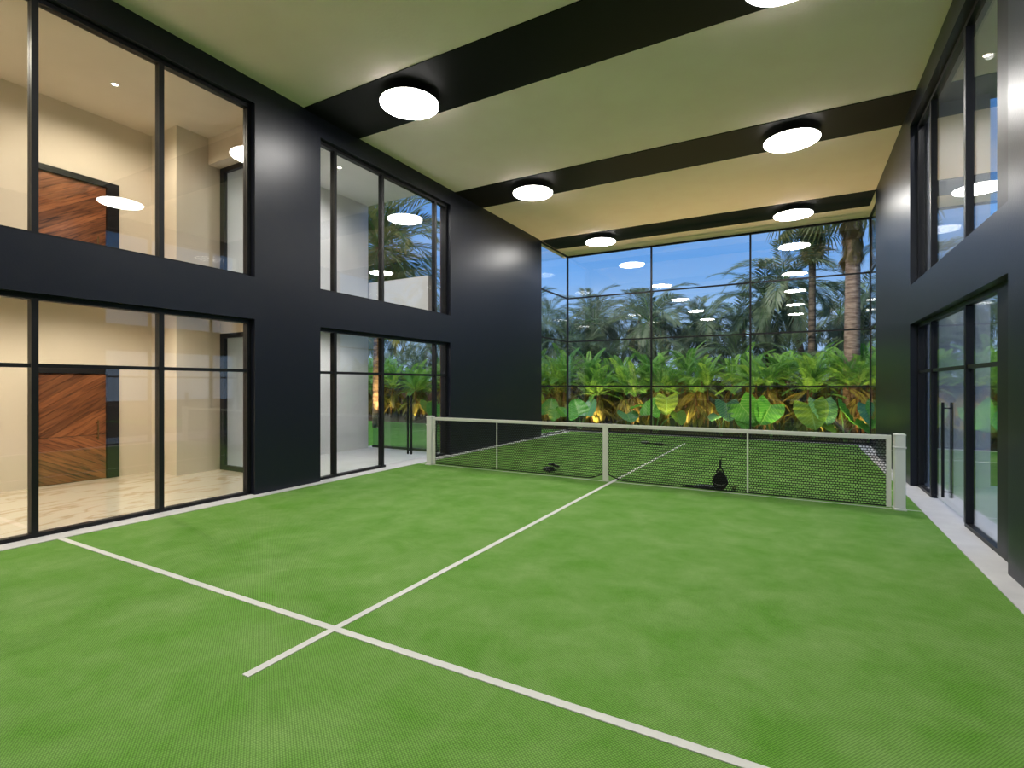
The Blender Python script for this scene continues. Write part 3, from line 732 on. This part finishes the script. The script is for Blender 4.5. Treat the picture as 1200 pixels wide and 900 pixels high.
# distant palms: (direction, depth Y, height of crown, mesh set)
bgp = [(-18.8, 25, 4.6, 0), (-15.5, 27, 5.2, 1), (-12.4, 24, 4.5, 2), (-10.4, 27, 5.0, 0), (-8.6, 24.5, 4.3, 1), (-6.6, 26, 4.9, 2), (-5.3, 23.2, 4.2, 0),
       (-3.6, 25, 4.0, 1), (-2.2, 27, 4.0, 2), (-0.6, 28.5, 4.3, 1), (1.3, 26, 4.6, 0), (3.3, 27, 5.0, 2), (5.5, 26, 4.8, 1), (-22.0, 23, 4.8, 2), (-26, 26, 5.5, 0), (8.2, 24.5, 5.2, 0), (-13.9, 29.5, 5.6, 1), (-11.2, 29.5, 5.4, 2), (-7.6, 29, 5.2, 0), (-4.6, 29.3, 5.0, 1), (-17.2, 24.2, 4.2, 0), (2.3, 29, 5.0, 0), (4.6, 23.5, 4.2, 1), (-9.5, 22.8, 3.6, 2)]
hl = ['grey-green palm with drooping fronds behind the hedge, slender trunk', 'grey-green palm with strongly arching fronds behind the hedge', 'dark green palm with drooping fronds behind the hedge']
for x, y, h, k in bgp:
    palm('garden_palm', (x, y, G0), h+random.uniform(-0.2, 0.2), (random.uniform(-0.5, 0.5), random.uniform(-0.4, 0.4)), [PALM[k]], 24, hl[k], 'palm tree', 'palms behind the hedge', scale=1.05)
for i in range(17):
    x = -21+i*1.72+random.uniform(-0.3, 0.3); k = i % 3
    palm('young_palm', (x, 21.0+0.7*(i % 2)+random.uniform(-0.2, 0.2), G0), 1.9+random.uniform(-0.3, 0.5), (random.uniform(-0.2, 0.2), 0.1), [PALM[k]], 20, ['short young palm with loose grey-green fronds just behind the hedge', 'short young palm with arching grey-green fronds just behind the hedge', 'short dark green young palm just behind the hedge'][k], 'palm tree', 'young palms behind the hedge', tr=(0.09, 0.07), scale=0.9, pit=(80, -10))
palm('garden_palm', (0.5, 22.0, G0), 5.4, (-0.9, 0.3), [PALM[0], PALM[1]], 26, 'taller palm with a dark curved trunk left of the thick brown trunk', 'palm tree', 'taller palms by the thick trunk')
palm('garden_palm', (-0.9, 22.5, G0), 4.9, (-0.25, 0.2), [PALM[0], PALM[2]], 26, 'palm with upright central spike and dark trunk between the fan palms and the open sky', 'palm tree', 'taller palms by the thick trunk', scale=0.9)
palm('garden_palm', (3.6, 22.0, G0), 6.6, (0.5, 0.2), [PALM[2], PALM[0]], 24, 'tall palm on the far side of the thick brown trunk', 'palm tree', 'taller palms by the thick trunk')
# date palm seen through the patio
palm('date_palm', (-12.9, 13.45, -0.02), 6.3, (0.1, 0.0), DATE, 84, 'date palm with a warmly lit trunk beyond the patio', 'palm tree', None, (0.19, 0.16), 'date_trunk', (82, -62), 1.22, rings=44)
# fan palms with skirts of dead fronds
def fan_palm(x, y, h, r0, r1, zs, skirt, lab, green):
    t = empty('fan_palm', (x, y, G0)); tag(t, lab, 'palm tree')
    trunk(t, [(0, 0, 0), (0.03, 0, h*0.33), (0.05, 0, h*0.66), (0.05, 0, h)], r0, r1, 'fan_trunk' if not green else 'palm_trunk', 16, rings=46)
    for i in range(skirt):
        az = i*2.39996; z = zs+(h-0.3-zs)*(i/(skirt-1))
        link('dead_frond', (FAN if green and i % 3 else DEADFAN)[i % 2], None, t, (0.05+r1*0.9*math.cos(az), r1*0.9*math.sin(az), z+0.7), (random.uniform(-0.3, 0.3), math.radians(random.uniform(78, 89)), az), (random.uniform(0.8, 1.05),)*3)
    for i in range(26):
        az = i*2.39996; u = i/25
        link('fan_frond', FAN[i % 2], None, t, (0.05, 0, h-0.05), (random.uniform(-0.3, 0.3), math.radians(-70+105*u), az), (random.uniform(0.95, 1.2),)*3)
fan_palm(onray(997, 18.3), 18.3, 7.4, 0.22, 0.175, 5.15, 44, 'fan palm with thick brown trunk and hanging skirt of dead fronds', False)
fan_palm(onray(950, 21.0), 21.0, 7.6, 0.125, 0.10, 6.2, 30, 'slimmer fan palm with a short green skirt behind the thick brown trunk', True)

# fern-palm hedge
def clump(x, y, h, lab, grp, nf=18):
    t = empty('fern_palm', (x, y, G0)); tag(t, lab, 'fern palm', grp)
    for s in range(3):
        a = random.uniform(0, 2*PI); r_ = random.uniform(0.08, 0.28)
        bx, by = r_*math.cos(a), r_*math.sin(a); hh = h*random.uniform(0.72, 1.0)
        bm = bmesh.new(); tube(bm, [(bx, by, 0), (bx*1.2, by*1.2, hh*0.5), (bx*1.6, by*1.6, hh)], [0.045, 0.035, 0.028], 7); bm_obj('stem', bm, 'stem_brown', t, True)
        for i in range(nf if s == 0 else nf-4):
            p = math.radians(random.uniform(10, 85)); az = i*2.39996+s
            link('frond', random.choice(FERN), None, t, (bx*1.6, by*1.6, hh-0.02), (random.uniform(-0.3, 0.3), -p, az), (random.uniform(0.75, 1.12),)*3)
        for i in range(11):
            az = i*1.05+random.uniform(-0.3, 0.3)
            link('old_frond', random.choice(OLD), None, t, (bx*1.5, by*1.5, hh*random.uniform(0.42, 0.98)), (random.uniform(-0.4, 0.4), math.radians(random.uniform(5, 55)), az), (random.uniform(0.8, 1.15),)*3)
fx = -24.0; k = 0
while fx < 9.5:
    front = k % 2 == 0
    clump(fx+random.uniform(-0.15, 0.15), (17.7 if front else 18.9)+random.uniform(-0.25, 0.25), (1.55 if front else 1.95)+random.uniform(-0.15, 0.2),
          'bright green fern palm with yellowing lower fronds in the %s hedge row' % ('front' if front else 'rear'), 'fern palms in the %s hedge row' % ('front' if front else 'rear'))
    fx += 0.66 if -10 < fx < 6 else 0.95; k += 1

# elephant ears
def ear_mesh(name, mat, Lf, Wf, wave=0.03):
    NU, NV = 8, 16; vs = []; fs = []
    for j in range(NV+1):
        v = j/NV                                     # 0 = back lobes, 1 = tip
        w = Wf*0.5*(math.sin(PI*min(1, (v+0.16)/1.16)**0.74)**0.55 if v < 0.999 else 0.0)
        for i in range(NU+1):
            u = -1+2*i/NU
            notch = 0.16*Lf*max(0, 1-v/0.25)*(1-abs(u))**1.5
            yy = v*Lf - notch*-1 if v < 0.25 else v*Lf
            z = abs(u)*0.10*Wf - 0.12*Lf*(v-0.3)**2 + wave*math.sin(v*9*PI+abs(u)*2.0)*abs(u)
            vs.append((yy-0.22*Lf, u*w, z))
    for j in range(NV):
        for i in range(NU):
            a = j*(NU+1)+i; fs.append((a, a+1, a+NU+2, a+NU+1))
    me = bpy.data.meshes.new(name); me.from_pydata(vs, [], fs); me.materials.append(MATS[mat]); me.update(); me.shade_smooth()
    return me
EAR = {c: ear_mesh('leaf_blade', 'ear_leaf'+s, 0.92, 0.86, 0.022) for c, s in (('g', ''), ('y', '_yellow'), ('b', '_blue'))}
def ear_plant(px, Y, lab, leaves, x=None):
    x = onray(px, Y) if x is None else x
    t = empty('elephant_ear_plant', (x, Y, G0)); tag(t, lab, 'plant', 'elephant ear plants along the end glass')
    for (dx, dy, z, c, s, yaw, tilt, roll) in leaves:
        bm = bmesh.new(); tube(bm, [(dx*0.1, dy*0.1, 0), (dx*0.45, dy*0.3+0.05, z*0.6), (dx, dy+0.03, z)], [0.022, 0.017, 0.011], 7)
        st = bm_obj('leaf_stalk', bm, 'stem_green', t, True)
        me = EAR[c]
        # blade hangs with its tip pointing down and outward; local +X = towards tip
        o = link('leaf_blade', me, None, t, (dx, dy, z), (0, 0, 0), (s, s, s))
        o.rotation_euler = (Matrix.Rotation(math.radians(yaw), 3, 'Z') @ Matrix.Rotation(math.radians(tilt), 3, 'Y') @ Matrix.Rotation(math.radians(roll), 3, 'Z')).to_euler()
# yaw -90 points the tip towards the court; tilt 70 hangs it down
big = lambda dx, z, s, c='g', yaw=-90, tilt=62, roll=0, dy=0.0: (dx, dy, z, c, s, yaw, tilt, roll)
ear_plant(680, 16.4, 'elephant ear plant with one tall upright bright leaf by the corner mullion', [big(-0.05, 0.50, 0.9, 'g', 100, -62, 20), big(0.25, 0.55, 0.85, 'b', 70, -55), big(-0.5, 0.45, 0.8, 'g', 150, -30)])
ear_plant(735, 16.6, 'elephant ear plant with low leaf tilted flat behind the centre strap', [big(0, 0.55, 0.8, 'b', -60, 25), big(0.2, 0.75, 0.6, 'g', 20, -20)])
ear_plant(766, 16.4, 'elephant ear plant with tall blue-green leaf and crumpled yellow leaf', [big(-0.08, 0.62, 0.85, 'g', 80, -58, -8), big(0.42, 1.10, 0.80, 'y', -85, 66), big(0.72, 0.62, 0.6, 'y', -50, 50)])
ear_plant(845, 16.3, 'elephant ear plant with pale flat low leaf in front', [big(-0.1, 0.60, 0.55, 'b', -110, 20), big(0.15, 0.95, 0.8, 'b', -70, 60)])
ear_plant(868, 16.3, 'elephant ear plant with broad ribbed leaf facing the court', [big(0, 0.95, 0.98, 'g', -100, 70, 40), big(0.1, 0.62, 0.7, 'g', -80, 50)])
ear_plant(905, 16.3, 'elephant ear plant with round ribbed leaf on a long stalk', [big(-0.05, 0.92, 0.9, 'g', -75, 66, -28), big(-0.35, 0.7, 0.6, 'g', -120, 60)])
ear_plant(952, 16.3, 'elephant ear plant with a large yellow-green leaf over a small yellow one', [big(-0.05, 0.94, 0.98, 'y', -95, 66, 12), big(0.2, 1.0, 0.9, 'b', -60, 60, 0, 0.15), big(0.22, 0.45, 0.6, 'y', -40, 30)])
ear_plant(990, 16.3, 'elephant ear plant with narrow tilted leaves near the thick palm trunk', [big(-0.1, 0.9, 0.85, 'g', -15, 60, 35), big(0.25, 0.5, 0.7, 'g', -30, 35)])
ear_plant(1017, 16.4, 'elephant ear plant with dark leaves by the right corner mullion', [big(0.05, 0.9, 0.8, 'b', -70, 62), big(0.3, 1.0, 0.8, 'g', -100, 60)])
ear_plant(650, 16.6, 'elephant ear plant with bright leaves behind the glass return', [big(-0.2, 0.55, 0.8, 'g', 100, -60), big(0.1, 0.6, 0.7, 'g', -90, 45)])
ear_plant(0, 15.9, 'elephant ear plant with wide leaves beyond the porch', [big(0, 1.0, 0.9, 'g'), big(0.4, 0.8, 0.8, 'b', -60, 50)], x=3.6)
ear_plant(0, 15.9, 'elephant ear plant with spread leaves beyond the lawn by the date palm', [big(0, 0.7, 0.9, 'g', -60), big(-0.4, 0.8, 0.8, 'y', -40, 50)], x=-12.2)
# slanting bare log near the right corner
bm = bmesh.new(); tube(bm, [(0, 0, 0), (-0.55, 0.25, 0.62), (-0.8, 0.35, 0.95)], [0.06, 0.055, 0.05], 9)
lg = bm_obj('leaning_log', bm, 'palm_trunk', None, True, loc=(onray(1000, 16.6), 16.6, G0)); tag(lg, 'bare grey stem leaning behind the elephant ears near the thick trunk', 'stem')

# ------------------------------------------------------------------ garden uplights
def uplight(x, y, power, aim, lab, grp, size=70):
    t = empty('garden_uplight', (x, y, G0)); tag(t, lab, 'garden light', grp)
    bm = bmesh.new(); tube(bm, [(0, 0, 0), (0, 0, 0.10)], 0.012, 8); bm_obj('spike', bm, 'frame_black', t)
    bm = bmesh.new(); lathe(bm, [(0, 0.10), (0.035, 0.10), (0.045, 0.18), (0.038, 0.18), (0.034, 0.165)], 20); hd = bm_obj('shade', bm, 'frame_black', t, True)
    bm = bmesh.new(); lathe(bm, [(0, 0.165), (0.034, 0.165), (0.034, 0.16), (0, 0.16)], 16); bm_obj('lens', bm, 'garden_emission', t)
    ld = bpy.data.lights.new('uplight_lamp', 'SPOT'); ld.energy = power; ld.color = (1.0, 0.70, 0.32); ld.spot_size = math.radians(size); ld.spot_blend = 0.8; ld.shadow_soft_size = 0.04
    lo = bpy.data.objects.new('lamp', ld); COL.objects.link(lo); lo.parent = t; lo.location = (0, 0, 0.19)
    d = Vector(aim)-Vector((x, y, G0+0.19)); lo.rotation_euler = d.to_track_quat('-Z', 'Y').to_euler()
for x in (-8.6, -6.2, -4.9, -3.4, -2.0, -0.7, 0.55, 1.9, 3.6):
    uplight(x, 16.9, 170, (x+random.uniform(-0.2, 0.2), 17.9, 1.1), 'small black spike uplight glowing at the foot of the hedge', 'hedge uplights', 110)
for x in (-18.5, -16.0, -14.0):
    uplight(x, 16.8, 120, (x, 17.9, 1.2), 'small black spike uplight at the hedge beyond the patio lawn', 'hedge uplights by the date palm', 110)
uplight(-12.55, 12.95, 900, (-12.87, 13.38, 2.2), 'small spike uplight at the foot of the date palm trunk', None, 60)
for x in (-5.2, -3.6, -2.0, -0.4, 1.0):
    uplight(x, 15.72, 215, (x, 15.9, 6.0), 'small black spike uplight at the foot of the end glass wall', 'uplights along the end glass', 150)
